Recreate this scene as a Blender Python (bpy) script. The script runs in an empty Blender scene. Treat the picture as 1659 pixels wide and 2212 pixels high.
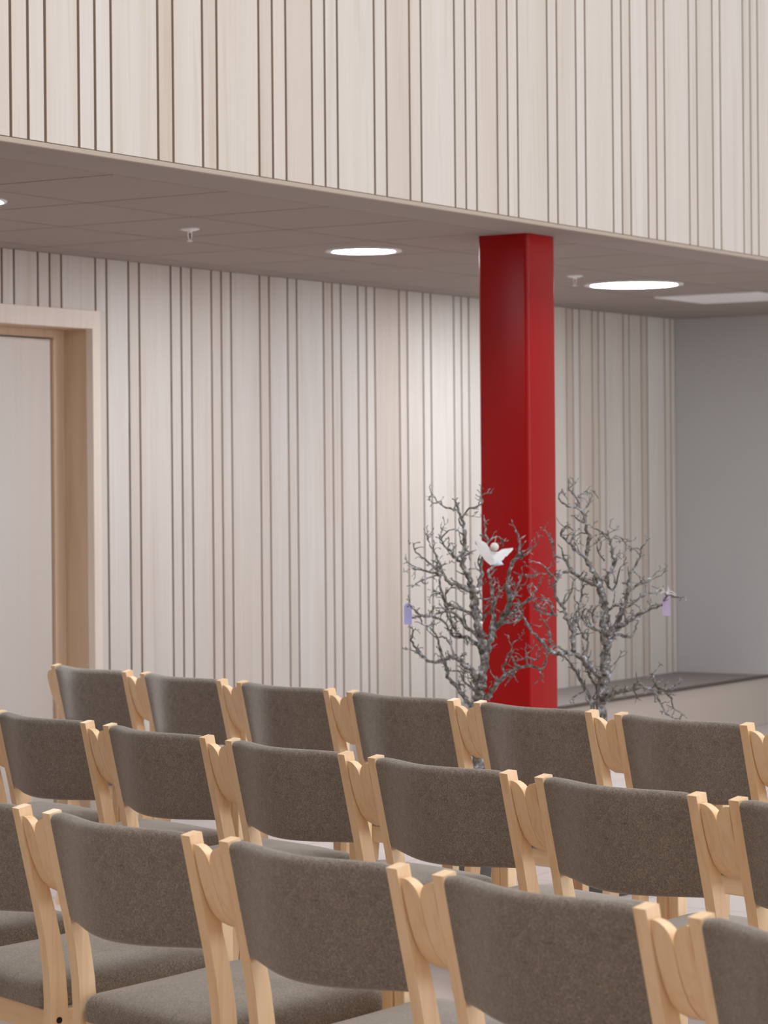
import bpy, bmesh, math, random
from mathutils import Vector, Matrix
C = bpy.context.scene.collection
SC = bpy.context.scene
R = math.radians
PI = math.pi

# ---------------------------------------------------------------- camera
cam_d = bpy.data.cameras.new('camera')
cam = bpy.data.objects.new('camera', cam_d)
C.objects.link(cam)
cam_d.sensor_fit = 'VERTICAL'
cam_d.sensor_height = 36.0
cam_d.lens = 5799.0 / 2212.0 * 36.0
cam_d.shift_y = -57.7 / 2212.0
cam_d.clip_start = 0.05
cam.matrix_world = (Matrix.Translation((0, 0, 1.42)) @ Matrix.Rotation(R(32.652 - 90), 4, 'Z')
                    @ Matrix.Rotation(R(90), 4, 'X') @ Matrix.Rotation(R(-0.4986), 4, 'Z'))
cam_d.dof.use_dof = True
cam_d.dof.focus_distance = 6.0
cam_d.dof.aperture_fstop = 9.0
SC.camera = cam

# ---------------------------------------------------------------- light and exposure
world = bpy.data.worlds.new('world')
SC.world = world
world.use_nodes = True
bgn = world.node_tree.nodes['Background']
bgn.inputs[0].default_value = (0.80, 0.88, 1.0, 1)
bgn.inputs[1].default_value = 0.6
SC.view_settings.view_transform = 'Standard'
SC.view_settings.look = 'None'
SC.view_settings.gamma = 1
SC.view_settings.use_curve_mapping = False
SC.view_settings.exposure = 0.0
SC.cycles.use_denoising = True
try:
    SC.cycles.denoiser = 'OPENIMAGEDENOISE'
except Exception:
    pass
SC.cycles.max_bounces = 8
SC.cycles.diffuse_bounces = 5

def area(name, loc, rot, sx, sy, power, col):
    l = bpy.data.lights.new(name, 'AREA')
    l.shape = 'RECTANGLE'; l.size = sx; l.size_y = sy; l.energy = power; l.color = col
    o = bpy.data.objects.new(name, l); C.objects.link(o)
    o.location = loc; o.rotation_euler = rot
    return o
WIN = [(-2.6, 1.2), (1.6, 10.5), (5.8, 9.6), (10.0, 13.8)]
WPOW = [8, 12, 205, 150]
for (x0, x1), pw in zip(WIN, WPOW):     # daylight entering through the tall windows of the right wall
    area('window_daylight', ((x0 + x1) / 2, -6.42, 2.15), (R(90), 0, 0), x1 - x0, 3.0, pw, (0.92, 0.985, 1.07))
area('rooflight_daylight', (4.6, -0.8, 10.4), (0, 0, 0), 12.0, 4.0, 1060, (0.98, 1.0, 1.03))

# ---------------------------------------------------------------- helpers
def bm_obj(name, bm, mat, parent=None, smooth=False, loc=None):
    me = bpy.data.meshes.new(name)
    bmesh.ops.recalc_face_normals(bm, faces=bm.faces[:])
    bm.to_mesh(me); bm.free()
    if smooth:
        for p in me.polygons: p.use_smooth = True
    me.materials.append(mat)
    o = bpy.data.objects.new(name, me); C.objects.link(o)
    if parent is not None: o.parent = parent
    if loc is not None: o.location = loc
    return o
def tag(o, label=None, cat=None, group=None, kind=None):
    if label: o['label'] = label
    if cat: o['category'] = cat
    if group: o['group'] = group
    if kind: o['kind'] = kind
    return o
def struct(name, bm, mat, parent=None, label=None, smooth=False):
    o = bm_obj(name, bm, mat, parent, smooth)
    if parent is None:
        o['kind'] = 'structure'
        if label: o['label'] = label
    return o
def empty(name, loc=(0, 0, 0), rz=0.0):
    o = bpy.data.objects.new(name, None); C.objects.link(o)
    o.empty_display_size = 0.1
    o.location = loc; o.rotation_euler = (0, 0, rz)
    return o
def box(bm, x0, x1, y0, y1, z0, z1, bev=0.0, seg=2):
    vs = [bm.verts.new(p) for p in ((x0,y0,z0),(x1,y0,z0),(x1,y1,z0),(x0,y1,z0),(x0,y0,z1),(x1,y0,z1),(x1,y1,z1),(x0,y1,z1))]
    fs = [bm.faces.new([vs[i] for i in f]) for f in ((0,3,2,1),(4,5,6,7),(0,1,5,4),(1,2,6,5),(2,3,7,6),(3,0,4,7))]
    if bev > 0:
        es = list({e for f in fs for e in f.edges})
        bmesh.ops.bevel(bm, geom=es, offset=bev, segments=seg, affect='EDGES', profile=0.5)
    return fs
def loft(bm, rings, closed=True, caps=True):
    vr = [[bm.verts.new(p) for p in r] for r in rings]
    n = len(vr[0])
    for a, b in zip(vr[:-1], vr[1:]):
        for i in range(n if closed else n - 1):
            j = (i + 1) % n
            bm.faces.new((a[i], a[j], b[j], b[i]))
    if caps:
        bm.faces.new(list(reversed(vr[0]))); bm.faces.new(vr[-1])
    return vr
def bevel_sharp(bm, off, seg=2, ang=35):
    es = [e for e in bm.edges if len(e.link_faces) == 2 and e.calc_face_angle(0) > R(ang)]
    if es: bmesh.ops.bevel(bm, geom=es, offset=off, segments=seg, affect='EDGES', profile=0.5, clamp_overlap=True)
def disc(bm, c, r, axis, h, n=20):
    ax = Vector(axis).normalized()
    u = ax.orthogonal().normalized(); v = ax.cross(u)
    rings = []
    for t in (0, h):
        rings.append([Vector(c) + ax * t + (u * math.cos(2*PI*i/n) + v * math.sin(2*PI*i/n)) * r for i in range(n)])
    loft(bm, rings)
def lathe(bm, prof, n=32, c=(0, 0, 0)):
    rings = [[(c[0] + r*math.cos(2*PI*i/n), c[1] + r*math.sin(2*PI*i/n), c[2] + z) for i in range(n)] for r, z in prof]
    loft(bm, rings, caps=True)

# ---------------------------------------------------------------- materials
def mat(name, col=(1,1,1), rough=0.5, spec=0.5):
    m = bpy.data.materials.new(name); m.use_nodes = True
    b = m.node_tree.nodes['Principled BSDF']
    b.inputs['Base Color'].default_value = (*col, 1)
    b.inputs['Roughness'].default_value = rough
    b.inputs['Specular IOR Level'].default_value = spec
    return m
def nd(m, t, **k):
    n = m.node_tree.nodes.new(t)
    for a, v in k.items(): setattr(n, a, v)
    return n
def lk(m, a, b): m.node_tree.links.new(a, b)
def ramp(m, stops, fac):
    r = nd(m, 'ShaderNodeValToRGB'); e = r.color_ramp.elements
    while len(e) < len(stops): e.new(0.5)
    for el, (p, c) in zip(e, stops):
        el.position = p; el.color = (*c, 1)
    lk(m, fac, r.inputs[0]); return r.outputs[0]
def coords(m, scale, src='Object', rot=(0, 0, 0)):
    t = nd(m, 'ShaderNodeTexCoord'); mp = nd(m, 'ShaderNodeMapping')
    mp.inputs['Scale'].default_value = scale; mp.inputs['Rotation'].default_value = rot
    lk(m, t.outputs[src], mp.inputs[0]); return mp.outputs[0]
def noise(m, vec, scale, detail=4, rough=0.55, dist=0.0, w=None):
    n = nd(m, 'ShaderNodeTexNoise')
    n.inputs['Scale'].default_value = scale; n.inputs['Detail'].default_value = detail
    n.inputs['Roughness'].default_value = rough; n.inputs['Distortion'].default_value = dist
    if w is not None:
        n.noise_dimensions = '4D'; lk(m, w, n.inputs['W'])
    lk(m, vec, n.inputs['Vector']); return n.outputs['Fac']
def mix(m, a, b, f, mode='MIX'):
    x = nd(m, 'ShaderNodeMix', data_type='RGBA', blend_type=mode)
    for s, v in ((0, f), (6, a), (7, b)):
        if isinstance(v, (int, float)): x.inputs[s].default_value = v
        elif isinstance(v, tuple): x.inputs[s].default_value = (*v, 1)
        else: lk(m, v, x.inputs[s])
    return x.outputs[2]
def bump(m, h, strength, dist=0.002):
    b = nd(m, 'ShaderNodeBump'); b.inputs['Strength'].default_value = strength; b.inputs['Distance'].default_value = dist
    lk(m, h, b.inputs['Height']); lk(m, b.outputs[0], m.node_tree.nodes['Principled BSDF'].inputs['Normal'])
def setc(m, c): lk(m, c, m.node_tree.nodes['Principled BSDF'].inputs['Base Color'])

def board_material():
    m = mat('whitewashed_pine', rough=0.6, spec=0.3)
    at = nd(m, 'ShaderNodeAttribute', attribute_name='tone')
    w = nd(m, 'ShaderNodeMath', operation='MULTIPLY'); w.inputs[1].default_value = 40
    lk(m, at.outputs['Fac'], w.inputs[0])
    tone = ramp(m, [(0.0, (.565,.495,.43)), (0.35, (.625,.575,.525)), (0.7, (.655,.61,.57)), (1.0, (.65,.615,.58))], at.outputs['Fac'])
    v = coords(m, (26, 26, 0.8))
    g = noise(m, v, 1.0, 5, 0.6, 0.9, w.outputs[0])
    grain = ramp(m, [(0.30, (.90,.86,.81)), (0.48, (1,1,1)), (0.70, (.95,.925,.89))], g)
    v2 = coords(m, (7, 7, 0.45))
    g2 = noise(m, v2, 1.0, 2, 0.5, 0.4, w.outputs[0])
    broad = ramp(m, [(0.3, (.93,.895,.855)), (0.6, (1,1,1)), (0.8, (1.0,.99,.99))], g2)
    c = mix(m, tone, grain, 1.0, 'MULTIPLY'); c = mix(m, c, broad, 1.0, 'MULTIPLY')
    setc(m, c)
    return m
M_board = board_material()
M_core = mat('dark_board_core', (.44, .34, .27), 0.9, 0.1)
M_groove = mat('groove_backing', (.16, .12, .09), 0.9, 0.1)
def wood_material(name, a, b, c, scl, rough=0.42):
    m = mat(name, rough=rough, spec=0.4)
    oi = nd(m, 'ShaderNodeObjectInfo')
    w = nd(m, 'ShaderNodeMath', operation='MULTIPLY'); w.inputs[1].default_value = 30
    lk(m, oi.outputs['Random'], w.inputs[0])
    v = coords(m, scl)
    g = noise(m, v, 1.0, 5, 0.6, 1.2, w.outputs[0])
    col = ramp(m, [(0.28, a), (0.5, b), (0.72, c)], g)
    tint = ramp(m, [(0.0, (.95,.90,.84)), (0.5, (1,1,1)), (1.0, (1.0,.97,.94))], oi.outputs['Random'])
    setc(m, mix(m, col, tint, 1.0, 'MULTIPLY'))
    return m
BA, BB, BC = (.79,.535,.315), (.88,.645,.405), (.91,.695,.475)
M_birch = wood_material('oiled_birch_upright', BA, BB, BC, (45, 45, 3))
M_birch_y = wood_material('oiled_birch_lengthwise', BA, BB, BC, (45, 4, 45))
M_birch_x = wood_material('oiled_birch_crosswise', BA, BB, BC, (4, 45, 45))
M_jamb = wood_material('door_jamb_wood', (.52,.37,.25), (.58,.43,.30), (.62,.47,.34), (20, 20, 0.9), 0.6)
M_casing = wood_material('door_casing_wood', (.70,.615,.53), (.76,.69,.615), (.79,.73,.665), (20, 20, 0.9), 0.6)
M_leaf = wood_material('door_leaf_veneer', (.60,.555,.51), (.635,.605,.575), (.62,.61,.60), (9, 9, 0.4), 0.5)

def felt_material():
    m = mat('wool_felt', rough=0.95, spec=0.1)
    b = m.node_tree.nodes['Principled BSDF']
    b.inputs['Sheen Weight'].default_value = 0.5
    b.inputs['Sheen Roughness'].default_value = 0.45
    b.inputs['Sheen Tint'].default_value = (1,.99,.97,1)
    v = coords(m, (1, 1, 1))
    n1 = noise(m, v, 260, 3, 0.7); n2 = noise(m, v, 620, 2, 0.7); n3 = noise(m, v, 55, 2, 0.5)
    c1 = ramp(m, [(0.30, (.148,.122,.098)), (0.5, (.220,.187,.156)), (0.70, (.31,.27,.232))], n1)
    c2 = ramp(m, [(0.3, (.58,.58,.58)), (0.7, (1.38,1.38,1.38))], n2)
    c3 = ramp(m, [(0.3, (.90,.89,.88)), (0.7, (1.06,1.06,1.06))], n3)
    c = mix(m, c1, c2, 1.0, 'MULTIPLY'); c = mix(m, c, c3, 1.0, 'MULTIPLY')
    setc(m, c); bump(m, n1, 0.25, 0.0008)
    return m
M_felt = felt_material()

M_red = mat('red_lacquer', (.33, .0012, .0025), 0.30, 0.27)
M_ceil = mat('ceiling_panel', (.37,.322,.295), 0.9, 0.1)
M_ceil_edge = mat('ceiling_gap', (.05,.04,.035), 0.9, 0.1)
M_soffit = mat('soffit_paint', (.37,.33,.305), 0.8, 0.2)
M_lip = mat('parapet_lip_wood', (.45,.375,.31), 0.6, 0.3)
M_dim = mat('muted_wood_panelling', (.45,.37,.29), 0.8, 0.2)
M_white = mat('white_paint', (.80,.79,.77), 0.8, 0.2)
M_grey_wall = mat('pale_grey_paint', (.62,.62,.615), 0.75, 0.2)
nzg = noise(M_grey_wall, coords(M_grey_wall, (1,1,1)), 1.2, 2); setc(M_grey_wall, ramp(M_grey_wall, [(0.3,(.48,.475,.465)),(0.7,(.51,.505,.495))], nzg))
M_plastic = mat('white_enamel', (.80,.80,.79), 0.4, 0.5)
M_carpet = mat('plinth_carpet', (.30,.265,.245), 0.95, 0.1)
M_nosing = mat('dark_edge_strip', (.10,.08,.07), 0.6, 0.3)
M_riser = mat('plinth_front_board', (.50,.435,.38), 0.6, 0.3)
M_black = mat('black_screw_metal', (.012,.010,.010), 0.5, 0.4)
def floor_material():
    m = mat('pale_stone_floor', rough=0.45, spec=0.35)
    v = coords(m, (1, 1, 1))
    n = noise(m, v, 1.3, 5, 0.6)
    c = ramp(m, [(0.3, (.52,.455,.43)), (0.55, (.58,.52,.495)), (0.75, (.56,.49,.475))], n)
    br = nd(m, 'ShaderNodeTexBrick'); br.offset = 0.5
    br.inputs['Scale'].default_value = 1.0; br.inputs['Brick Width'].default_value = 0.6; br.inputs['Row Height'].default_value = 0.6
    br.inputs['Mortar Size'].default_value = 0.004
    br.inputs['Color1'].default_value = (1,1,1,1); br.inputs['Color2'].default_value = (.96,.94,.93,1); br.inputs['Mortar'].default_value = (.72,.62,.60,1)
    lk(m, v, br.inputs['Vector'])
    setc(m, mix(m, c, br.outputs['Color'], 1.0, 'MULTIPLY'))
    return m
M_floor = floor_material()
def emit(name, col, s):
    m = bpy.data.materials.new(name); m.use_nodes = True
    b = m.node_tree.nodes['Principled BSDF']
    b.inputs['Base Color'].default_value = (.9,.9,.9,1)
    b.inputs['Emission Color'].default_value = (*col, 1); b.inputs['Emission Strength'].default_value = s
    return m
M_lamp = emit('lit_diffuser', (.97, 1.0, 1.07), 112.0)
M_lamp_large = emit('large_lit_diffuser', (.97, 1.0, 1.07), 72.0)
M_sky = emit('daylit_window', (.86,.93,1.0), 0.6)

# ---------------------------------------------------------------- room shell
YW, YP, HC, XE = 7.207, 4.957, 2.400, 14.49
UNIT = 0.07567
CYC = [3, 1, 2, 1, 3, 1, 1, 2, 1, 1]
def cuts(start, lo, hi):
    xs = []; x = start; i = 0
    while x < hi: xs.append(x); x += CYC[i % 10] * UNIT; i += 1
    xs.append(hi)
    x = start; i = 9
    while x > lo: x -= CYC[i % 10] * UNIT; i -= 1; xs.insert(0, x)
    return [x for x in xs if x >= lo]
def boards(name, yface, start, lo, hi, zfun, seed, gap=0.0122, th=0.022):
    rnd = random.Random(seed); bm = bmesh.new()
    lay = bm.faces.layers.float.new('tone')
    xs = cuts(start, lo, hi)
    for a, b in zip(xs[:-1], xs[1:]):
        for (xa, xb, z0, z1) in zfun(a + gap/2, b - gap/2):
            fs = box(bm, xa, xb, yface, yface + th, z0, z1)
            t = min(1, max(0, rnd.gauss(0.55, 0.25)))
            for f in fs: f[lay] = t
            for k in (0, 1, 3, 4, 5): fs[k].material_index = 1      # dark core shows on the board edges
    o = struct(name, bm, M_board); o.data.materials.append(M_core)
    return o
DX0, DX1, DZ = 8.02, 8.950, 2.096
def wall_z(a, b):
    if b <= DX0 - .05 or a >= DX1 + .05 - .004: return [(a, b, 0.0, HC)]
    if b > DX1 + .055 and a > DX1: return [(a, b, DZ + .078, HC), (max(a, DX1 + .053), b, 0.0, DZ + .078)]
    return [(a, b, DZ + .078, HC)]
wl = boards('wall_left', YW, 8.752, 3.0, XE, wall_z, 4)
bm = bmesh.new()
box(bm, 3.0, DX0 - .05, YW + .042, YW + .1, 0, 2.6); box(bm, DX1 + .05, XE, YW + .042, YW + .1, 0, 2.6); box(bm, DX0 - .05, DX1 + .05, YW + .042, YW + .1, DZ + .06, 2.6)
bm_obj('groove_backing', bm, M_groove, wl)
wp = boards('wall_upper', YP, 6.258, 3.0, XE, lambda a, b: [(a, b, 2.412, 10.5)], 11)
bm = bmesh.new(); box(bm, 3.0, XE, YP + .042, YP + .16, 2.412, 10.5)
bm_obj('groove_backing', bm, M_groove, wp)
bm = bmesh.new(); box(bm, 3.0, XE, YP - .004, YP + .0115, 2.394, 2.409, 0.002)
struct('trim_1', bm, M_lip, label='narrow wooden edge strip under the slatted parapet')
bm = bmesh.new(); box(bm, 3.0, XE, YP + .0115, 5.236, 2.400, 2.412)
struct('trim_2', bm, M_soffit, label='plain soffit border along the gallery edge')
# gallery ceiling: 600 mm panels with open joints
bm = bmesh.new()
tx, ty, PX, PY = 7.227 - 7 * .606, 5.236, .606, .598
i = 0
LAMP_TILE = None
xx = tx
while xx < XE - .02:
    for j in range(4):
        y0 = ty + j * PY; y1 = min(y0 + PY, YW)
        x1 = min(xx + PX, XE)
        if abs(xx - 12.681) < .05 and j == 1: LAMP_TILE = (xx, x1, y0, y1); continue
        if y1 - y0 < .03: continue
        box(bm, xx + .006, x1 - .006, y0 + .006, y1 - .006, HC, HC + .02)
    xx += PX
struct('ceiling', bm, M_ceil, label='grey panelled ceiling under the gallery')
bm = bmesh.new(); box(bm, 2.9, XE + .1, YP + .17, YW + .1, HC + .021, HC + .08)
struct('ceiling', bm, M_ceil_edge, label='dark void behind the panel joints')
bm = bmesh.new(); box(bm, -4, XE + .1, -6.6, YP + .16, 10.5, 10.6)
struct('ceiling', bm, M_dim, label='high wooden ceiling of the hall')
bm = bmesh.new(); box(bm, -4, XE + .1, -6.6, YW + .1, -.1, 0.0)
struct('floor', bm, M_floor)
bm = bmesh.new(); box(bm, XE, XE + .1, -6.6, YW + .1, 0, 10.5)
struct('wall_far', bm, M_grey_wall)
bm = bmesh.new(); box(bm, -4.1, -4, -6.6, YW + .1, 0, 10.6)
struct('wall_back', bm, M_dim)
bm = bmesh.new(); box(bm, -4, 3.0, YP, YP + .1, 0, 10.5); box(bm, 2.9, 3.0, YP + .1, YW + .1, 0, 2.5)
struct('wall_side', bm, M_dim)
# right wall with tall windows (behind the viewer's right)
bm = bmesh.new()
edges = [-4] + [v for w in WIN for v in w] + [XE]
for k in range(0, len(edges), 2): box(bm, edges[k], edges[k+1], -6.6, -6.45, 0, 10.5)
for x0, x1 in WIN:
    box(bm, x0, x1, -6.6, -6.45, 0, .65); box(bm, x0, x1, -6.6, -6.45, 3.70, 10.5)
struct('wall_right', bm, M_white)
for k, (x0, x1) in enumerate(WIN):
    bm = bmesh.new(); box(bm, x0, x1, -6.58, -6.56, .65, 3.70)
    w = struct('window_%d' % (k + 1), bm, M_sky, label='tall window filled with pale daylight')
    bm = bmesh.new()
    for t in range(5):
        xm = x0 + (x1 - x0) * t / 4; box(bm, xm - .03, xm + .03, -6.54, -6.47, .65, 3.70)
    box(bm, x0, x1, -6.54, -6.47, .65, .71); box(bm, x0, x1, -6.54, -6.47, 3.64, 3.70); box(bm, x0, x1, -6.54, -6.47, 2.2, 2.26)
    bm_obj('window_frame', bm, M_plastic, w)

# plinth along the wall
bm = bmesh.new(); box(bm, 11.0, XE, 6.615, YW, 0, .283)
st = struct('trim_3', bm, M_riser, label='low plinth along the slatted wall')
bm = bmesh.new(); box(bm, 11.0, XE, 6.630, YW, .2835, .288)
bm_obj('carpet_top', bm, M_carpet, st)
bm = bmesh.new(); box(bm, 11.0, XE, 6.606, 6.630, .272, .2885)
bm_obj('edge_strip', bm, M_nosing, st)

# door in its deep wooden reveal
bm = bmesh.new(); box(bm, DX0 + .06, DX1 - .075, YW + .165, YW + .205, .01, DZ - .040, 0.002)
dr = struct('door_1', bm, M_leaf, label='pale flush wooden door set in a deep reveal')
bm = bmesh.new()
box(bm, DX1, DX1 + .052, YW - .006, YW + .03, 0, DZ + .078, .0015)
box(bm, DX0 - .052, DX0, YW - .006, YW + .03, 0, DZ + .078, .0015)
box(bm, DX0 , DX1 , YW - .006, YW + .03, DZ, DZ + .078, .0015)
bm_obj('door_casing', bm, M_casing, dr)
bm = bmesh.new()
box(bm, DX1, DX1 + .03, YW + .03, YW + .26, 0, DZ + .03); box(bm, DX0 - .03, DX0, YW + .03, YW + .26, 0, DZ + .03)
box(bm, DX0, DX1, YW + .03, YW + .26, DZ, DZ + .03)
bm_obj('door_reveal', bm, M_jamb, dr)
bm = bmesh.new()
box(bm, DX1 - .070, DX1, YW + .150, YW + .21, 0, DZ, .002); box(bm, DX0, DX0 + .055, YW + .150, YW + .21, 0, DZ, .002)
box(bm, DX0 + .055, DX1 - .070, YW + .150, YW + .21, DZ - .035, DZ, .002)
bm_obj('door_frame', bm, M_jamb, dr)
bm = bmesh.new(); box(bm, DX0, DX1, YW + .215, YW + .25, 0, DZ)
bm_obj('door_backing', bm, M_groove, dr)

# ---------------------------------------------------------------- red column
bm = bmesh.new()
box(bm, 9.122, 9.345, 5.172, 5.398, 0, 2.402)
es = [e for e in bm.edges if abs(e.verts[0].co.z - e.verts[1].co.z) > 1]
bmesh.ops.bevel(bm, geom=es, offset=0.016, segments=5, affect='EDGES', profile=0.5)
col = bm_obj('column', bm, M_red, smooth=False)
for p in col.data.polygons: p.use_smooth = True
col.data.set_sharp_from_angle(angle=R(40))
tag(col, 'square glossy red column rising from floor to gallery ceiling behind the bare branches', 'column')

# ---------------------------------------------------------------- ceiling fittings
def downlight(x, y, r_out, r_in, label):
    t = tag(empty('recessed_downlight', (x, y, HC)), label, 'ceiling light', 'round recessed lights in the gallery ceiling')
    bm = bmesh.new()
    n = 48
    prof = [(r_out, 0.0), (r_out, -.004), (r_in + .010, -.007), (r_in, -.004), (r_in, 0.0)]
    rings = [[(r*math.cos(2*PI*i/n), r*math.sin(2*PI*i/n), z) for i in range(n)] for r, z in prof]
    loft(bm, rings, caps=False)
    bm_obj('trim_ring', bm, M_plastic, t, smooth=True)
    bm = bmesh.new(); disc(bm, (0, 0, -.0035), r_in, (0, 0, 1), .003, 48)
    bm_obj('diffuser', bm, M_lamp_large if r_in > .2 else M_lamp, t)
    return t
downlight(9.39, 6.108, .160, .128, 'lit round recessed ceiling light just left of the red column')
downlight(11.82, 6.10, .245, .212, 'large lit round recessed ceiling light right of the red column')
downlight(6.915, 6.135, .160, .142, 'lit round recessed ceiling light cut off at the left edge of the photo')
def sprinkler(x, y, label):
    t = tag(empty('fire_sprinkler', (x, y, HC)), label, 'sprinkler', 'fire sprinklers in the gallery ceiling')
    bm = bmesh.new(); lathe(bm, [(.004, 0), (.037, 0), (.037, -.003), (.026, -.008), (.012, -.010), (.004, -.010)], 28)
    bm_obj('rosette', bm, M_plastic, t, smooth=True)
    bm = bmesh.new()
    lathe(bm, [(.001, -.008), (.009, -.008), (.009, -.016), (.001, -.016)], 12)
    for s in (-1, 1):
        tube(bm, [Vector((s*.008, 0, -.012)), Vector((s*.012, 0, -.022)), Vector((s*.009, 0, -.036)), Vector((s*.002, 0, -.046))], [.0025]*4, 6)
    bm_obj('frame_arms', bm, M_plastic, t)
    bm = bmesh.new(); disc(bm, (0, 0, -.049), .012, (0, 0, 1), .002, 16)
    bm_obj('deflector', bm, M_plastic, t)
    bm = bmesh.new(); tube(bm, [Vector((0, 0, -.016)), Vector((0, 0, -.044))], [.002, .002], 6)
    bm_obj('glass_bulb', bm, M_bulb, t)
M_bulb = mat('red_bulb_glass', (.25,.03,.03), 0.2)
def tube(bm, pts, rads, n=6, cap=True):
    rings = []
    prev = None
    for i, p in enumerate(pts):
        if i == 0: d = pts[1] - pts[0]
        elif i == len(pts) - 1: d = pts[-1] - pts[-2]
        else: d = pts[i+1] - pts[i-1]
        if d.length < 1e-9: d = Vector((0, 0, 1))
        d.normalize()
        u = d.orthogonal().normalized() if prev is None else (prev - d * prev.dot(d))
        if u.length < 1e-6: u = d.orthogonal()
        u.normalize(); prev = u
        v = d.cross(u)
        rings.append([p + (u*math.cos(2*PI*k/n) + v*math.sin(2*PI*k/n)) * rads[i] for k in range(n)])
    loft(bm, rings, caps=cap)
sprinkler(8.178, 6.105, 'small white fire sprinkler on the ceiling left of the red column')
sprinkler(11.143, 6.062, 'small white fire sprinkler on the ceiling between red column and large round light')
bm = bmesh.new(); x0, x1, y0, y1 = LAMP_TILE
box(bm, x0 + .004, x1 - .004, y0 + .004, y1 - .004, HC - .006, HC + .015, .002)
M_opal = mat('opal_panel', (.93,.93,.95), 0.5, 0.4)
o = bm_obj('ceiling_panel_light', bm, M_opal)
tag(o, 'unlit square white panel light flush in the ceiling at right edge', 'ceiling light')

# ---------------------------------------------------------------- chairs
W = 0.414          # clear width between the back posts
ZT, ZB = 0.8147, 0.612
PT = 0.0262        # post width
AW = 0.0415        # armrest width
def lerp_tab(tab, z):
    for (z0, v0), (z1, v1) in zip(tab[:-1], tab[1:]):
        if z <= z0 and z >= z1:
            t = (z0 - z) / (z0 - z1); return v0 + (v1 - v0) * t
    return tab[-1][1] if z < tab[-1][0] else tab[0][1]
BACK = [(.8147, 0.0), (.72, .021), (.612, .0455), (.56, .0555), (.50, .0625), (.44, .0655), (.36, .064), (.25, .054), (.12, .034), (0, .010)]
DEPTH = [(.8147, .027), (.70, .030), (.60, .033), (.50, .036), (.42, .038), (.25, .036), (0, .028)]
def rear_leg_bm(x0):
    bm = bmesh.new(); rings = []
    zs = [.8147, .79, .75, .70, .65, .612, .585, .56, .53, .50, .47, .44, .40, .36, .30, .25, .18, .12, .06, 0]
    for z in zs:
        b = lerp_tab(BACK, z); f = b + lerp_tab(DEPTH, z)
        dz = .006 if z > .80 else 0
        rings.append([(x0, b, z), (x0 + PT, b, z), (x0 + PT, f, z + dz), (x0, f, z + dz)])
    loft(bm, rings)
    es = [e for e in bm.edges if len(e.link_faces) == 2 and e.calc_face_angle(0) > R(50)]
    bmesh.ops.bevel(bm, geom=es, offset=.0036, segments=3, affect='EDGES', profile=.5)
    return bm
ARM_OUT = [(.006, .801), (.007, .793), (.013, .765), (.021, .735), (.031, .706), (.044, .680), (.062, .661), (.084, .650), (.112, .6455), (.16, .6445), (.30, .6445), (.452, .6445)]
ARM_IN = [(.024, .801), (.026, .793), (.034, .772), (.045, .750), (.058, .727), (.073, .706), (.092, .690), (.112, .682), (.14, .676), (.18, .6735), (.30, .6725), (.452, .6725)]
def arm_bm(xi, xo):
    """xi: side against the post, xo: outer side (rounded over at the top)"""
    bm = bmesh.new(); rings = []
    s = 1 if xo > xi else -1; w = abs(xo - xi); r = w - .003
    N = 14
    for k in range(N + 1):
        t = math.sin(PI/2 * k / N) * w if k else 0.0
        drop = 0 if t < w - r else r - math.sqrt(max(0, r*r - (t - (w - r))**2))
        zt = .801 - drop
        ring = []
        def clip(tab):
            out = []
            for y, z in tab:
                if z <= zt: out.append((y, z))
                else:
                    # slide the point down the curve to the height zt
                    prev = None
                    for (ya, za), (yb, zb) in zip(tab[:-1], tab[1:]):
                        if za >= zt >= zb:
                            q = (za - zt) / (za - zb) if za != zb else 0
                            prev = (ya + (yb - ya)*q, zt); break
                    out.append(prev)
            return out
        a = clip(ARM_OUT); b = clip(ARM_IN)
        # keep clipped points from collapsing onto one place
        def spread(l):
            n = sum(1 for p in l if abs(p[1] - zt) < 1e-9)
            if n > 1 and n < len(l):
                p0 = l[0]; p1 = l[n]
                for i in range(n): l[i] = (p0[0] + (p1[0]-p0[0])*i/n, p0[1] + (p1[1]-p0[1])*i/n)
            return l
        a = spread(a); b = spread(b)
        ring = [(xi + s*t, y, z) for y, z in a] + [(xi + s*t, y, z) for y, z in reversed(b)]
        rings.append(ring)
    loft(bm, rings)
    bmesh.ops.recalc_face_normals(bm, faces=bm.faces[:])
    es = [e for e in bm.edges if len(e.link_faces) == 2 and e.calc_face_angle(0) > R(48)]
    bmesh.ops.bevel(bm, geom=es, offset=.0034, segments=3, affect='EDGES', profile=.5, clamp_overlap=True)
    return bm
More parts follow.
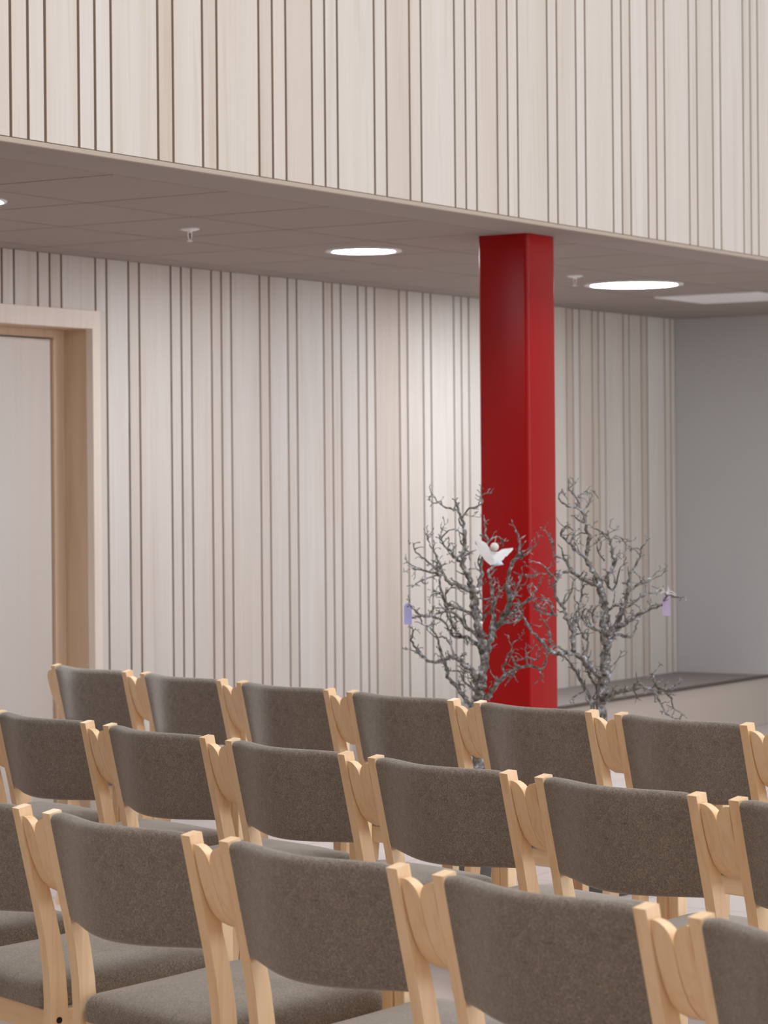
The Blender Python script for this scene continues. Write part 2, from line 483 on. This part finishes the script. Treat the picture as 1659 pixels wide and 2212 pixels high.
def back_bm():
    bm = bmesh.new(); rings = []
    NU = 36; TH = .032; SAG = .056
    for i in range(NU + 1):
        u = i / NU; x = u * W
        c = 1 - (2*u - 1)**2
        c = math.sin(PI * u) ** 1.2 if 0 < i < NU else 0
        ct = math.sin(PI * u) ** 1.9 if 0 < i < NU else 0      # the top edge bows less and later than the lower edge
        ring = []
        n = 8; r = TH / 2
        zt = ZT + .0035 * min(1, i / 2, (NU - i) / 2); zb = ZB - .003 - .007 * c
        prof = []
        for k in range(n + 1):                 # rounded top
            a = PI * k / n
            prof.append((r - r*math.cos(a), zt - r + r*math.sin(a)))
        for z in (.76, .70, .65):
            prof.append((TH, z))
        for k in range(n + 1):                 # rounded bottom
            a = PI * k / n
            prof.append((r + r*math.cos(a), zb + r*.7 - r*.7*math.sin(a)))
        for z in (.65, .70, .76):
            prof.append((0, z))
        for y, z in prof:
            bulge = .0025 * c * math.sin(PI * min(1, max(0, (z - zb) / (zt - zb))))
            tz = min(1, max(0, (ZT - z) / (ZT - ZB))); sag = (1 - tz) * .040 * ct + tz * SAG * c
            yy = lerp_tab(BACK, min(ZT, z)) + y - sag + (-bulge if y < r else bulge) - .0005
            ring.append((x, yy, z))
        rings.append(ring)
    loft(bm, rings)
    return bm
def seat_bm():
    bm = bmesh.new()
    base = [(.004, .066, .020), (W - .004, .066, .020), (W + .020, .478, .055), (-.020, .478, .055)]
    def outline(ins):
        pts = []
        m = 4; n = 8
        cx, cy = W/2, .27
        P = [Vector((x, y)) for x, y, r in base]
        for i in range(4):
            p = P[i]; a = (P[i-1] - p).normalized(); b = (P[(i+1) % 4] - p).normalized(); r = base[i][2]
            ctr = p + (a + b) * r
            for k in range(n + 1):
                t = k / n
                q0 = p + a*r; q1 = p + b*r
                q = q0.lerp(p, t).lerp(p.lerp(q1, t), t)      # quadratic corner
                pts.append(q)
            nxt = P[(i+1) % 4]
            q1 = p + b*r; q2 = nxt - b*base[(i+1) % 4][2]
            for k in range(1, 6):
                q = q1.lerp(q2, k/6)
                if i == 2: q = q + Vector((0, .012 * math.sin(PI*k/6)))
                pts.append(q)
        out = []
        for q in pts:
            d = Vector((cx, cy)) - q; L = d.length
            out.append(q + d / L * min(ins, L))
        return out
    rings = []
    def crown(t): return .470 + .020 * (1 - (1 - t)**2)
    for ins, z in ((.006, .4205), (.001, .4225), (0, .428), (-.0015, .440), (0, .453), (.004, .462), (.010, .4675), (.018, .471)):
        rings.append([(q.x, q.y, z) for q in outline(ins)])
    last = outline(.018)
    for t in (.15, .3, .5, .7, .85):
        rings.append([(q.x + (W/2 - q.x)*t, q.y + (.27 - q.y)*t, .471 + .019*(1 - (1 - t)**2.2)) for q in last])
    vr = loft(bm, rings, caps=False)
    bm.faces.new(list(reversed(vr[0])))
    cv = bm.verts.new((W/2, .27, .4902))
    n = len(vr[-1])
    for i in range(n): bm.faces.new((vr[-1][i], vr[-1][(i+1) % n], cv))
    for v in bm.verts: v.co.z += .055 * (v.co.y - .066)      # the seat rises slightly towards the front
    return bm
def prism(bm, pts, z0, z1, bev=.002):
    loft(bm, [[(x, y, z0) for x, y in pts], [(x, y, z1) for x, y in pts]])
    bevel_sharp(bm, bev)
def make_chair():
    root = empty('armchair')
    for x0 in (-PT, W):
        lg = bm_obj('rear_leg', rear_leg_bm(x0), M_birch, root)
        bm = bmesh.new(); s = -1 if x0 < 0 else 1
        xf = -PT if s < 0 else W + PT
        disc(bm, (xf - s*.002, .084, .405), .0062, (s, 0, 0), .0032, 16)
        bm_obj('screw', bm, M_black, lg)
    for s, xi, xo in ((-1, -PT - .0038, -PT - AW), (1, W + PT + .0038, W + PT + AW)):
        ar = bm_obj('armrest', arm_bm(xi, xo), M_birch, root)
        for p in ar.data.polygons: p.use_smooth = True
        ar.data.set_sharp_from_angle(angle=R(42))
        bm = bmesh.new(); disc(bm, (xo - s*.002, .033, .752), .0042, (s, 0, 0), .0026, 14)
        bm_obj('screw_hole', bm, M_black, ar)
        bm = bmesh.new()
        xa, xb = sorted((xi + s*.006, xo - s*.003))
        box(bm, xa, xb, .424, .452, 0, .6445, .0025)
        bm_obj('front_leg', bm, M_birch, root)
    b = bm_obj('backrest', back_bm(), M_felt, root, smooth=True)
    b.data.set_sharp_from_angle(angle=R(60))
    s = bm_obj('seat', seat_bm(), M_felt, root, smooth=True)
    bm = bmesh.new(); box(bm, 0, W, .076, .098, .372, .420, .002); bm_obj('seat_rail', bm, M_birch_x, root)
    bm = bmesh.new(); box(bm, -.030, W + .030, .428, .448, .384, .438, .002); bm_obj('seat_rail', bm, M_birch_x, root)
    for sgn in (-1, 1):
        x_in = lambda v: -v if sgn < 0 else W + v
        bm = bmesh.new()
        pts = [(x_in(.001), .094), (x_in(.020), .094), (x_in(.050), .428), (x_in(.031), .428)]
        prism(bm, pts, .366, .420)
        for v in bm.verts: v.co.z += .055 * (v.co.y - .094)
        bm_obj('seat_rail', bm, M_birch_y, root)
    return root
def copy_tree(o, parent=None):
    c = o.copy(); C.objects.link(c); c.parent = parent
    for ch in list(o.children): copy_tree(ch, c)
    return c
proto = make_chair()
NEAR, MID, FAR = 'nearest row of armchairs', 'middle row of armchairs', 'farthest row of armchairs'
CH = [
 (4.2447, 4.2492, -20.9, NEAR, 'grey felt armchair in the nearest row, only a seat edge showing at far left'),
 (4.0522, 3.7336, -20.95, NEAR, 'grey felt and birch armchair in the nearest row cut in half by the left edge'),
 (3.8597, 3.2180, -17.09, NEAR, 'grey felt and birch armchair, leftmost whole backrest of the nearest row'),
 (3.6982, 2.6918, -16.90, NEAR, 'grey felt and birch armchair with the central backrest of the nearest row'),
 (3.5372, 2.1655, -17.76, NEAR, 'grey felt and birch armchair with the largest backrest, right of centre in the nearest row'),
 (3.3662, 1.6424, -20.59, NEAR, 'grey felt and birch armchair cut off by the bottom right corner of the photo'),
 (5.7159, 5.3110, -19.0, MID, 'birch armchair of the middle row with only a rear leg showing at the left edge'),
 (5.5359, 4.7906, -19.02, MID, 'grey felt armchair of the middle row whose backrest touches the left edge'),
 (5.3558, 4.2705, -19.65, MID, 'grey felt armchair, second backrest from the left in the middle row'),
 (5.1716, 3.7519, -18.93, MID, 'grey felt armchair, third backrest from the left in the middle row'),
 (4.9938, 3.2310, -18.23, MID, 'grey felt armchair, fourth backrest from the left in the middle row'),
 (4.8213, 2.7083, -18.53, MID, 'grey felt armchair, last whole backrest on the right of the middle row'),
 (4.6476, 2.1861, -17.43, MID, 'grey felt armchair of the middle row cut off by the right edge'),
 (7.0883, 5.8798, -18.79, FAR, 'small distant armchair at the left end of the farthest row, in front of the door'),
 (6.9100, 5.3591, -19.66, FAR, 'distant armchair second from the left end of the farthest row'),
 (6.7261, 4.8403, -18.56, FAR, 'distant armchair third from the left end of the farthest row'),
 (6.5532, 4.3178, -16.53, FAR, 'armchair of the farthest row just left of the left branch tree trunk'),
 (6.3957, 3.7904, -17.32, FAR, 'armchair of the farthest row directly below the red column'),
 (6.2319, 3.2650, -17.26, FAR, 'armchair of the farthest row right of the right branch tree trunk'),
 (6.0679, 2.7400, -17.3, FAR, 'armchair of the farthest row with only its post and armrest at the right edge'),
]
for i, (x, y, h, row, lab) in enumerate(CH):
    o = proto if i == 0 else copy_tree(proto)
    o.location = (x, y, 0); o.rotation_euler = (0, 0, R(h - 90))
    tag(o, lab, 'chair', row)

# ---------------------------------------------------------------- bare branch trees
TREE_A = [([[0.0,0.5365],[-0.0034,0.5921],[0.0092,0.6919],[0.0212,0.7384],[0.0314,0.7889],[0.028,0.8472],[0.0186,0.8862],[0.0038,0.9641],[-0.0035,1.0225],[-0.0147,1.0809]],0.021,0.01,0.0),([[-0.0147,1.0809],[-0.0338,1.1199],[-0.049,1.1512],[-0.037,1.1977],[-0.0365,1.256],[-0.0438,1.3027],[-0.0553,1.3301],[-0.0628,1.3573]],0.0085,0.003,0.02),([[-0.0553,1.3301],[-0.1018,1.3421],[-0.1288,1.3657],[-0.1442,1.3891]],0.003,0.0012,0.05),([[-0.0438,1.3027],[-0.0241,1.3337],[0.0071,1.3412],[0.0266,1.3566],[0.0229,1.3799],[0.0464,1.3914]],0.003,0.0012,-0.05),([[-0.037,1.1977],[-0.0644,1.1668],[-0.0799,1.1825],[-0.1184,1.2256],[-0.1025,1.2566],[-0.0869,1.2642]],0.004,0.0012,-0.08),([[-0.049,1.1512],[-0.0722,1.1669],[-0.1183,1.2295],[-0.1103,1.2606]],0.0035,0.0012,0.1),([[0.0295,0.7889],[0.0417,0.8549],[0.0616,0.9092],[0.0621,0.9636],[0.0665,1.0219],[0.0553,1.0803],[0.0518,1.1192],[0.0752,1.1345]],0.011,0.003,0.08),([[0.0616,0.9092],[0.097,0.9555],[0.1208,1.0097],[0.1135,1.0603],[0.1217,1.1186],[0.1376,1.1573],[0.1535,1.1883],[0.15,1.235],[0.1348,1.274]],0.01,0.002,-0.1),([[0.1376,1.1573],[0.1806,1.1803],[0.212,1.2189]],0.004,0.0013,-0.05),([[0.1208,1.0097],[0.1524,1.0678],[0.1644,1.1026],[0.1993,1.0907],[0.2227,1.0983]],0.004,0.0013,0.12),([[0.097,0.9555],[0.1518,0.9939],[0.1909,1.0285],[0.2107,1.0595],[0.2265,1.0904]],0.0055,0.0015,-0.12),([[0.0044,1.0418],[0.0205,1.0961],[0.0288,1.1583],[0.0448,1.2125],[0.0413,1.2553],[0.0377,1.2865]],0.006,0.0018,0.12),([[0.0448,1.2125],[0.0761,1.2356],[0.0955,1.2277],[0.103,1.1965]],0.003,0.0012,0.05),([[0.0006,1.0419],[-0.0536,1.0696],[-0.0924,1.0816],[-0.1116,1.1089],[-0.1502,1.1443],[-0.1965,1.1797],[-0.2157,1.2148]],0.008,0.0015,-0.1),([[-0.1116,1.1089],[-0.1382,1.183],[-0.1535,1.2065],[-0.1687,1.2455]],0.004,0.0012,0.08),([[-0.1116,1.1089],[-0.1698,1.1211],[-0.2047,1.137],[-0.2395,1.1586]],0.0035,0.0012,-0.05),([[0.0038,0.9641],[-0.0505,0.984],[-0.1008,1.0116],[-0.1198,1.0585],[-0.1272,1.1013],[-0.1896,1.0824],[-0.2053,1.067]],0.006,0.0014,0.1),([[0.0186,0.8862],[-0.0354,0.9255],[-0.0661,0.9725],[-0.1127,0.9807],[-0.1712,0.9656],[-0.2176,0.9932],[-0.2329,1.0206]],0.006,0.0013,-0.15),([[0.0261,0.8473],[-0.028,0.8866],[-0.0747,0.887],[-0.1131,0.9418],[-0.1712,0.9578],[-0.2063,0.9542]],0.006,0.0013,0.15),([[-0.0513,0.8868],[-0.0897,0.9455],[-0.1047,1.0039],[-0.0887,1.0582],[-0.0499,1.0501]],0.0045,0.0014,0.0),([[0.0133,0.723],[-0.0135,0.7698],[-0.0366,0.7895],[-0.083,0.821],[-0.1453,0.806],[-0.1879,0.8297],[-0.2225,0.8805],[-0.2221,0.9155]],0.01,0.0018,-0.08),([[-0.1879,0.8297],[-0.2266,0.8495]],0.003,0.001,0.0),([[-0.0184,0.6455],[-0.0607,0.7081],[-0.0991,0.755],[-0.1141,0.8251],[-0.1445,0.9071],[-0.1831,0.9346],[-0.1984,0.9658]],0.007,0.0015,0.12),([[-0.0753,0.8131],[-0.0827,0.856],[-0.1058,0.8873],[-0.1407,0.8876],[-0.1639,0.9072]],0.004,0.0012,0.1),([[0.0092,0.6919],[-0.0371,0.7312],[-0.0601,0.7703],[-0.0873,0.7705]],0.005,0.0013,0.0),([[0.0362,0.6722],[0.0716,0.7225],[0.1187,0.7726],[0.1772,0.7915],[0.2238,0.7833],[0.2357,0.8143],[0.2398,0.8337]],0.009,0.002,-0.14),([[0.0952,0.7456],[0.0956,0.7922],[0.1194,0.8464],[0.1234,0.8658],[0.143,0.8851]],0.004,0.0013,-0.05),([[0.1422,0.784],[0.1192,0.827],[0.1346,0.8074],[0.1736,0.8188],[0.1699,0.846]],0.003,0.0012,0.05),([[0.1772,0.7915],[0.1697,0.8227],[0.2085,0.8146],[0.2205,0.8456]],0.003,0.0012,-0.05),([[0.0734,0.9246],[0.1046,0.936],[0.1435,0.9357],[0.1632,0.9705],[0.1437,0.9629]],0.005,0.0015,0.1),([[0.0192,0.9445],[0.0427,0.9715],[0.0624,1.0025],[0.0823,1.0489],[0.1059,1.0798]],0.004,0.0013,-0.1),([[0.0665,1.0219],[0.0276,1.0183],[0.0201,1.0573],[0.0397,1.0687]],0.003,0.0012,0.05)]
TREE_B = [([[0.0,0.5395],[-0.0032,0.6164],[-0.0008,0.674],[0.0076,0.7508],[0.014,0.8277],[0.0088,0.8854],[0.0112,0.943],[0.0117,1.0007],[-0.0032,1.0585]],0.022,0.011,0),([[-0.0032,1.0585],[-0.022,1.1048],[-0.0484,1.1588],[-0.0403,1.2125],[-0.0474,1.278],[-0.0624,1.3242],[-0.0812,1.3667],[-0.1078,1.4015],[-0.0885,1.4148]],0.008,0.0015,0.03),([[-0.0624,1.3242],[-0.0892,1.336],[-0.1199,1.3439],[-0.1428,1.3634],[-0.1387,1.3902]],0.003,0.001,-0.05),([[-0.0474,1.278],[-0.0818,1.2975],[-0.0894,1.3091]],0.003,0.001,0.05),([[-0.0812,1.3667],[-0.058,1.3857],[-0.0502,1.3933]],0.002,0.001,0.0),([[-0.0624,1.3242],[-0.0352,1.3547],[-0.0196,1.3854]],0.002,0.001,0.08),([[-0.0484,1.1588],[-0.0904,1.1976],[-0.1209,1.2248],[-0.1381,1.2403],[-0.132,1.271],[-0.1166,1.2747],[-0.0995,1.2553],[-0.1054,1.2362]],0.005,0.0013,-0.08),([[-0.0032,1.0585],[-0.0606,1.0897],[-0.0988,1.117],[-0.1177,1.1517],[-0.1559,1.1751],[-0.1689,1.229],[-0.1859,1.2599]],0.007,0.0014,0.1),([[-0.0988,1.117],[-0.1334,1.1096],[-0.1529,1.0867],[-0.1757,1.1099],[-0.2062,1.141],[-0.233,1.1527]],0.0045,0.0014,-0.1),([[-0.0097,0.7548],[-0.0402,0.782],[-0.063,0.813],[-0.1012,0.8364],[-0.1704,0.837],[-0.2162,0.8796],[-0.2504,0.9184],[-0.2769,0.9686],[-0.2921,0.9918]],0.011,0.002,-0.1),([[-0.2504,0.9184],[-0.2769,0.9647],[-0.3154,0.9574],[-0.3307,0.9691]],0.003,0.001,0.05),([[-0.1011,0.844],[-0.1006,0.9055],[-0.1195,0.948],[-0.1306,0.9904],[-0.1572,1.029],[-0.1529,1.0867]],0.008,0.003,0.08),([[-0.1306,0.9904],[-0.1228,1.0095],[-0.0994,1.0439],[-0.0914,1.0861]],0.004,0.0013,0.05),([[-0.1539,0.9637],[-0.2076,0.9757],[-0.2343,1.0028],[-0.253,1.0606]],0.004,0.0013,-0.12),([[-0.1731,0.9715],[-0.1766,1.01],[-0.2303,1.0258]],0.003,0.001,-0.05),([[-0.1855,0.8678],[-0.1852,0.9063],[-0.2078,0.9565]],0.004,0.0014,-0.1),([[-0.1006,0.9055],[-0.0886,0.9631],[-0.069,1.0091],[-0.0608,1.059],[-0.053,1.0743]],0.006,0.0015,0.12),([[-0.0629,0.8206],[-0.0471,0.8666],[-0.0623,0.8937],[-0.0811,0.9438],[-0.0464,0.9512]],0.0045,0.0013,0.14),([[-0.0045,0.9047],[-0.0389,0.9242],[-0.0694,0.9629],[-0.0614,0.9898],[-0.0309,0.9703]],0.004,0.0013,-0.1),([[0.0115,0.9815],[-0.0234,0.9433],[-0.0385,0.9742],[-0.0229,1.001]],0.004,0.0013,-0.12),([[0.0203,0.8891],[0.0495,0.9273],[0.073,0.9809],[0.0889,1.0384],[0.0933,1.0961],[0.1166,1.1343],[0.1324,1.1726],[0.1364,1.1956],[0.152,1.2186]],0.01,0.0013,-0.08),([[0.1324,1.1726],[0.1133,1.192]],0.002,0.001,0.0),([[0.0889,1.0384],[0.116,1.0613],[0.1546,1.0725],[0.1816,1.0914],[0.2049,1.1143]],0.005,0.0012,0.1),([[0.1623,1.0839],[0.2009,1.0951],[0.2164,1.1065]],0.0025,0.001,0.0),([[0.0455,0.9081],[0.1113,0.9575],[0.1615,0.984],[0.204,1.0067],[0.2196,1.0335],[0.2503,1.0293]],0.008,0.0018,-0.14),([[0.1156,1.0113],[0.1542,1.0379],[0.1888,1.0376],[0.2159,1.0527]],0.004,0.0012,0.05),([[-0.0069,1.0739],[0.0318,1.1043],[0.0552,1.1425],[0.044,1.1811],[0.0404,1.2118],[0.033,1.235],[0.0139,1.2505],[-0.0053,1.2622]],0.007,0.0012,0.12),([[0.0404,1.2118],[0.056,1.2348],[0.0829,1.2269],[0.098,1.2037]],0.003,0.0011,0.05),([[0.0168,1.1505],[-0.006,1.1815],[-0.0134,1.2123]],0.003,0.001,-0.05),([[0.0163,1.0852],[0.039,1.0504],[0.0546,1.0772],[0.0589,1.1194],[0.0744,1.1347]],0.004,0.0013,-0.06),([[0.0298,0.8737],[0.0607,0.8926],[0.1029,0.8846],[0.1263,0.9151],[0.1459,0.9611]],0.006,0.0014,0.1),([[0.0231,0.9814],[0.0463,1.0004],[0.077,0.9924],[0.104,1.0076],[0.1235,1.0343]],0.004,0.0013,-0.15),([[0.0155,0.77],[0.0406,0.7928],[0.0659,0.8234]],0.003,0.001,0.0),([[0.0092,0.7124],[0.0287,0.743],[0.0346,0.7621]],0.003,0.001,0.05),([[0.0088,0.6624],[0.032,0.6891],[0.0629,0.7042],[0.0976,0.7078],[0.1208,0.7268],[0.1476,0.715],[0.1744,0.7033],[0.197,0.6531],[0.216,0.626],[0.2351,0.6143]],0.01,0.0012,-0.12),([[0.1744,0.7033],[0.2166,0.6952],[0.2356,0.6681],[0.2431,0.645],[0.266,0.6256]],0.004,0.001,0.04),([[0.186,0.7147],[0.2322,0.7143],[0.24,0.7296],[0.2477,0.7334]],0.004,0.0015,-0.04),([[0.186,0.7147],[0.1747,0.7417],[0.1711,0.7648],[0.1867,0.7877]],0.003,0.001,0.0),([[0.1208,0.7268],[0.1053,0.7115],[0.1204,0.6807]],0.003,0.001,0.06),([[-0.0262,0.6243],[-0.0449,0.6821],[-0.0637,0.7246],[-0.0903,0.7709],[-0.113,0.8095],[-0.1474,0.8291]],0.008,0.0015,0.12),([[-0.0062,0.7125],[-0.0404,0.7513],[-0.0554,0.7975]],0.006,0.0015,0.1)]
def bark_material():
    m = mat('silvered_bark', rough=0.55, spec=0.5)
    v = coords(m, (1, 1, 1))
    n = noise(m, v, 62, 4, 0.7); n2 = noise(m, v, 160, 3, 0.7)
    c = ramp(m, [(0.38, (.075,.060,.045)), (0.50, (.18,.165,.148)), (0.58, (.28,.285,.29)), (0.67, (.60,.67,.76))], n)
    c2 = ramp(m, [(0.3, (.7,.7,.7)), (0.7, (1.2,1.2,1.2))], n2)
    setc(m, mix(m, c, c2, 1.0, 'MULTIPLY')); bump(m, n2, 0.8, 0.002)
    return m
M_bark = bark_material()
M_pot = mat('dark_planter_glaze', (.10,.10,.10), 0.5)
M_soil = mat('planter_gravel', (.16,.13,.10), 0.95)
def wander(pts, r0, r1, rnd, step=.011, amp=.0036):
    """gnarled, unevenly thick version of a limb"""
    L = [0]
    for a, b in zip(pts[:-1], pts[1:]): L.append(L[-1] + (b - a).length)
    n = max(3, int(L[-1] / step)); out = []; rad = []
    for k in range(n + 1):
        s = L[-1] * k / n; i = 0
        while i < len(pts) - 2 and L[i+1] < s: i += 1
        t = (s - L[i]) / max(1e-6, L[i+1] - L[i])
        p0 = pts[max(0, i-1)]; p1 = pts[i]; p2 = pts[i+1]; p3 = pts[min(len(pts)-1, i+2)]
        q = 0.5 * ((2*p1) + (p2 - p0)*t + (2*p0 - 5*p1 + 4*p2 - p3)*t*t + (3*p1 - p0 - 3*p2 + p3)*t*t*t)
        f = k / n
        r = (r0 + (r1 - r0) * f ** .8) * 1.18 + .0004
        a = amp * (0.5 + 40 * r) * (0 if k == 0 else 1)
        q = q + Vector((rnd.gauss(0, a), rnd.gauss(0, a), rnd.gauss(0, a*.6)))
        out.append(q); rad.append(r * rnd.uniform(.82, 1.22))
    return out, rad
def twig(bm, p, d, length, r, rnd, depth):
    n = max(3, int(length / .011)); pts = [p]; rads = [r]
    d = d.normalized()
    for k in range(n):
        d = (d + Vector((rnd.gauss(0, .42), rnd.gauss(0, .42), rnd.gauss(.05, .38)))).normalized()
        pts.append(pts[-1] + d * length / n); rads.append(max(.0012, r * (1 - .6*(k+1)/n)) * rnd.uniform(.85, 1.25))
        if depth > 0 and rnd.random() < .40:
            sd = (d + Vector((rnd.gauss(0, .9), rnd.gauss(0, .8), rnd.gauss(.2, .8)))).normalized()
            twig(bm, pts[-1], sd, length * rnd.uniform(.3, .55), rads[-1] * .8, rnd, depth - 1)
    tube(bm, pts, rads, 5)
def branch_tree(x, y, limbs, seed, label):
    rnd = random.Random(seed)
    t = tag(empty('branch_tree', (x, y, 0), R(32.652 - 90)), label, 'branch tree', 'silvered bare branch trees by the red column')
    bm = bmesh.new()
    lathe(bm, [(.001, 0), (.085, 0), (.095, .01), (.125, .27), (.132, .275), (.132, .30), (.120, .30), (.118, .27), (.001, .27)], 36)
    p = bm_obj('planter', bm, M_pot, t, smooth=True); p.data.set_sharp_from_angle(angle=R(40))
    bm = bmesh.new(); lathe(bm, [(.001, .271), (.117, .271), (.100, .282), (.001, .285)], 24)
    bm_obj('gravel', bm, M_soil, t, smooth=True)
    done = []
    for li, (pl, r0, r1, drift) in enumerate(limbs):
        n = len(pl)
        if li == 0:
            pts = [Vector((pl[0][0] + .004, 0, .24))] + [Vector((a, 0, b)) for a, b in pl]
        else:
            a0 = Vector((pl[0][0], 0, pl[0][1])); y0 = 0; best = 1e9
            for q in done:
                dd = (q.x - a0.x)**2 + (q.z - a0.z)**2
                if dd < best: best = dd; y0 = q.y
            pts = [Vector((a, y0 + drift * (k/(n-1))**.9, b)) for k, (a, b) in enumerate(pl)]
        P, RD = wander(pts, r0, r1, rnd)
        done += P
        bm = bmesh.new()
        tube(bm, P, RD, 8 if r0 > .006 else 6)
        if li:
            k = 2
            while k < len(P) - 1:
                if rnd.random() < (.78 if r0 < .012 else .35):
                    d = (P[k+1] - P[k-1]).normalized()
                    sd = (d * .55 + Vector((rnd.gauss(0, .65), rnd.gauss(0, .8), rnd.gauss(.25, .55)))).normalized()
                    f = k / len(P)
                    twig(bm, P[k], sd, rnd.uniform(.025, .075) * (1.1 - .4*f), min(.0036, max(.0019, RD[k]*.7)), rnd, 2)
                k += rnd.choice((2, 2, 3))
            d = (P[-1] - P[-3]).normalized()
            for _ in range(2): twig(bm, P[-1], d, rnd.uniform(.015, .035), RD[-1]*.8, rnd, 1)
        o = bm_obj('trunk' if li == 0 else 'branch', bm, M_bark, t, smooth=True)
    return t, done
SY, CY = .53954, .84196
def at(u, dep): return (u*SY + dep*CY, -u*CY + dep*SY)
ta, ptsA = branch_tree(*at(.3144, 9.35), TREE_A, 5, 'bare silvery branch tree left of the other, overlapping the dark side of the red column')
tb, ptsB = branch_tree(*at(.7487, 9.30), TREE_B, 9, 'bare silvery branch tree on the right, between red column and grey wall')

# ---------------------------------------------------------------- hanging ornaments
M_porcelain = mat('white_porcelain', (.86,.88,.92), 0.35, 0.5)
M_bead = mat('pale_wood_bead', (.70,.68,.64), 0.5, 0.4)
M_dress = mat('pale_blue_glaze', (.60,.72,.88), 0.35, 0.5)
M_string = mat('linen_string', (.55,.42,.30), 0.9)
M_lav = mat('lavender_card', (.42,.43,.74), 0.8)
M_mauve = mat('mauve_card', (.47,.38,.56), 0.8)
M_glass = mat('pearly_bead', (.95,.97,1.0), 0.08, 0.9)
RZ = R(32.652 - 90)
def px(p):   # metres from pixel offsets at the tree's distance
    return p / 630.0
ax_, ay_ = at(.3771, 9.22)
ang = tag(empty('angel_ornament', (ax_, ay_, 1.184), RZ), 'small white winged angel ornament with round head hanging in the left branch tree', 'ornament')
wz = [(505,265),(560,258),(650,300),(720,340),(790,440),(850,520),(930,545),(1000,540),(1080,490),(1150,475),(1230,472),(1330,458),(1338,490),(1290,545),(1240,590),(1200,640),(1150,660),(1120,710),(1080,740),(1010,800),(900,830),(820,840),(760,790),(690,720),(650,650),(600,600),(575,520),(545,470),(532,400),(535,330)]
bm = bmesh.new()
pts = [((x*.09644 + 980 - 1068)/630, -(y*.09644 + 1140 - 1195)/630) for x, y in wz]
cxw = (900*.09644 + 980 - 1068)/630
ctr = Vector((cxw, 0, -(700*.09644 + 1140 - 1195)/630))
def wy(x): return .14*abs(x - cxw)
fr = [bm.verts.new((x, wy(x) - .0025, z)) for x, z in pts]; bk = [bm.verts.new((x, wy(x) + .0025, z)) for x, z in pts]
cf = bm.verts.new(ctr + Vector((0, -.006, 0))); cb = bm.verts.new(ctr + Vector((0, .004, 0)))
n = len(pts)
for i in range(n):
    j = (i + 1) % n
    bm.faces.new((fr[i], fr[j], cf)); bm.faces.new((bk[j], bk[i], cb)); bm.faces.new((fr[j], fr[i], bk[i], bk[j]))
bm_obj('wings', bm, M_porcelain, ang)
bm = bmesh.new(); bmesh.ops.create_uvsphere(bm, u_segments=24, v_segments=16, radius=.0148, matrix=Matrix.Translation(((915*.09644+980-1068)/630, -.006, -(430*.09644+1140-1195)/630)))
bm_obj('head', bm, M_bead, ang, smooth=True)
bm = bmesh.new()
rings = []
for k in range(6):
    t = k/5; c0 = Vector((cxw + .014*t + .002, .008, .000 - .043*t)); r = .004 + .014*t
    rings.append([c0 + Vector((math.cos(2*PI*i/16)*r, math.sin(2*PI*i/16)*r*.7, math.cos(2*PI*i/16)*.003)) for i in range(16)])
loft(bm, rings); bm_obj('dress', bm, M_dress, ang, smooth=True)
bm = bmesh.new(); tube(bm, [Vector((.0005, -.006, .032)), Vector((.004, -.004, .045)), Vector((.0075, 0, .060))], [.0012]*3, 6)
bm_obj('hanging_string', bm, M_string, ang)
def card(u, dep, z, m, label, bow):
    x, y = at(u, dep)
    t = tag(empty('gift_tag', (x, y, z), RZ), label, 'paper tag')
    bm = bmesh.new()
    w, h = .0135, .0365
    o = [(-w, -h), (w, -h), (w, h - .008), (w - .007, h), (-w + .007, h), (-w, h - .008)]
    loft(bm, [[(a, -.0005, b) for a, b in o], [(a, .0005, b) for a, b in o]])
    bm_obj('card', bm, m, t)
    bm = bmesh.new(); disc(bm, (0, -.0012, h - .010), .003, (0, 1, 0), .001, 14); bm_obj('eyelet', bm, M_black, t)
    bm = bmesh.new(); tube(bm, [Vector((0, -.001, h - .010)), Vector((.004, -.001, h + .006)), Vector((.010, 0, h + .018))], [.0008]*3, 5)
    if bow:
        for dx, dz in ((-.035, .018), (.035, -.004), (.012, .022), (-.02, .004), (.03, .006)):
            tube(bm, [Vector((.004, -.001, h + .004)), Vector((dx*.5, -.002, h + .006 + dz)), Vector((dx, 0, h + dz*.6))], [.0009]*3, 5)
    bm_obj('twine', bm, M_porcelain if bow else M_string, t)
card(.0786, 9.25, .9755, M_lav, 'lavender paper tag hanging at the far left tip of the left branch tree', False)
card(.9640, 9.20, 1.0011, M_mauve, 'mauve paper tag with pale twine hanging at the right tip of the right branch tree', True)
for u, z, r, lab in ((.3157, 1.056, .0062, 'tiny shiny white bead high on the trunk of the left branch tree'), (.3290, .940, .0062, 'tiny shiny white bead lower on the trunk of the left branch tree')):
    x, y = at(u + .004, 9.315)
    bm = bmesh.new(); bmesh.ops.create_uvsphere(bm, u_segments=16, v_segments=10, radius=r, matrix=Matrix.Translation((x, y, z)))
    tag(bm_obj('pearl_bead', bm, M_glass, smooth=True), lab, 'bead', 'shiny beads on the left branch tree')
